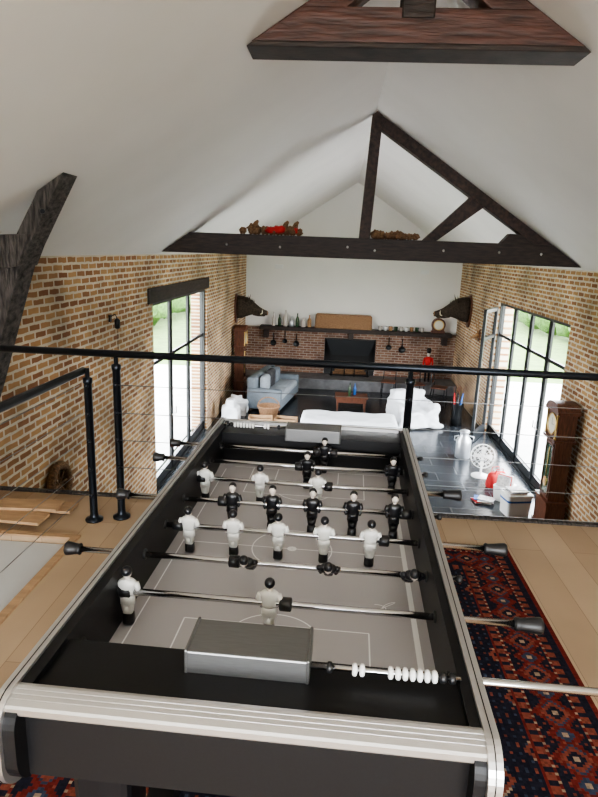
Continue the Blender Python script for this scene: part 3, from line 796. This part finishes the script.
b.lathe([(.02,.08),(.06,.04),(.055,-.12),(.02,-.14)],'blackmetal',(.16,0,0),8)
for i in range(14): b.torus((.16,0,-.16-.03*i),.013,.004,'blackmetal',10,5,Matrix.Identity(4))
o=b.obj("wall_lantern",loc=(XL,7.2,.62)); o.scale=(.6,.6,.6)
b=MB()
for i in range(9):
    x=-1.45+i*.10+random.uniform(-.03,.03); r=random.uniform(.055,.09)
    b.ball((x,9.27+random.uniform(-.05,.05),zt1+r*.9),r,'straw',14,(1,1,.9),None,.5)
for x,r in((-1.05,.06),(-.93,.07),(-.72,.06)): b.ball((x,9.22,zt1+r+.01),r,'red',12,(1.4,1,.8),None,.5)
for x in(-1.3,-.85,-.7): 
    b.tube([(x,9.27,zt1+.1),(x+.02,9.27,zt1+.17),(x+.05,9.25,zt1+.2)],[.05,.035,.02],'straw',10)
b.obj("wicker_ornament_garland")
b=MB()
for i in range(8):
    x=.50+i*.085; r=random.uniform(.05,.075)
    b.ball((x,9.27+random.uniform(-.05,.05),zt1+r*.9),r,'straw',14,(1.1,1,.9),None,.5)
b.obj("wicker_ornament_garland")
for x in(-1.8,2.5): MB().box(x-.12,x+.12,YF-.03,YF,1.0,1.12,'white').obj("ceiling_sensor",bevel=.01)
# ---------------------------------------------------------------- exterior
b=MB(); b.box(-60,XL-.35,-40,60,ZF-.3,ZF-.06,'grass').box(XR+.35,60,-40,60,ZF-.3,ZF-.06,'grass'); b.obj("lawn")
b=MB(); b.box(XL-4.5,XL-.36,6,20,ZF-.06,ZF-.02,'terrace').box(XR+.36,XR+4.5,6,20,ZF-.06,ZF-.02,'terrace'); b.obj("terrace")
def hedge(x,y0,y1,h,n,name="hedge"):
    b=MB()
    for i in range(n):
        y=y0+(y1-y0)*i/n+random.uniform(-.3,.3); r=random.uniform(.8,1.2)*h*.5
        b.ball((x+random.uniform(-.6,.6),y,ZF-.05+r*1.12),r,'leaf',20,(1,1,1.0),None,.3)
    b.obj(name)
hedge(-10.0,13,50,2.8,20); hedge(12,13,50,2.6,20)
# ---------------------------------------------------------------- world and lights
w=bpy.data.worlds.new("World"); scene.world=w; w.use_nodes=True; nt=w.node_tree
bg=nt.nodes["Background"]
tc=nt.nodes.new("ShaderNodeTexCoord"); sp=nt.nodes.new("ShaderNodeSeparateXYZ"); rp=nt.nodes.new("ShaderNodeValToRGB")
L(nt,tc.outputs["Generated"],sp.inputs[0]); L(nt,sp.outputs[2],rp.inputs[0]); L(nt,rp.outputs[0],bg.inputs[0])
rp.color_ramp.elements[0].color=(.95,.97,1,1); rp.color_ramp.elements[1].color=(.85,.92,1,1)
bg.inputs[1].default_value=7.0
def portal(name,loc,rot,sx,sy):
    l=bpy.data.lights.new(name,'AREA'); l.shape='RECTANGLE'; l.size=sx; l.size_y=sy; l.cycles.is_portal=True
    o=bpy.data.objects.new(name,l); COL.objects.link(o); o.location=loc; o.rotation_euler=rot
portal("window_portal",(XL-.30,(LW[0]+LW[1])/2,(LW[2]+LW[3])/2),(math.radians(90),0,math.radians(-90)),LW[1]-LW[0],LW[3]-LW[2])
portal("window_portal",(XR+.30,(RW[0]+RW[1])/2,(RW[2]+RW[3])/2),(math.radians(90),0,math.radians(90)),RW[1]-RW[0],RW[3]-RW[2])
portal("window_portal",((wx0+wx1)/2,YB-.25,(wz0+wz1)/2),(math.radians(90),0,math.radians(0)),wx1-wx0,wz1-wz0)  # portal for the added back window
# ---------------------------------------------------------------- camera
yaw,pitch,roll=math.radians(4.7)-A,math.radians(13.9),math.radians(2.17)
F=Vector((-math.sin(yaw)*math.cos(pitch),math.cos(yaw)*math.cos(pitch),-math.sin(pitch)))
R0=Vector((math.cos(yaw),math.sin(yaw),0)); U0=R0.cross(F)
R=R0*math.cos(roll)+U0*math.sin(roll); U=U0*math.cos(roll)-R0*math.sin(roll)
cd=bpy.data.cameras.new("camera"); cam=bpy.data.objects.new("camera",cd); COL.objects.link(cam)
mw=Matrix((( R.x,U.x,-F.x,0),(R.y,U.y,-F.y,0),(R.z,U.z,-F.z,1.56),(0,0,0,1)))
cam.matrix_world=mw
cd.sensor_fit='VERTICAL'; cd.sensor_height=24; cd.lens=24*600/797; cd.clip_start=.02; cd.clip_end=300
scene.camera=cam
scene.view_settings.look='AgX - Medium High Contrast'
scene.view_settings.exposure=2.0
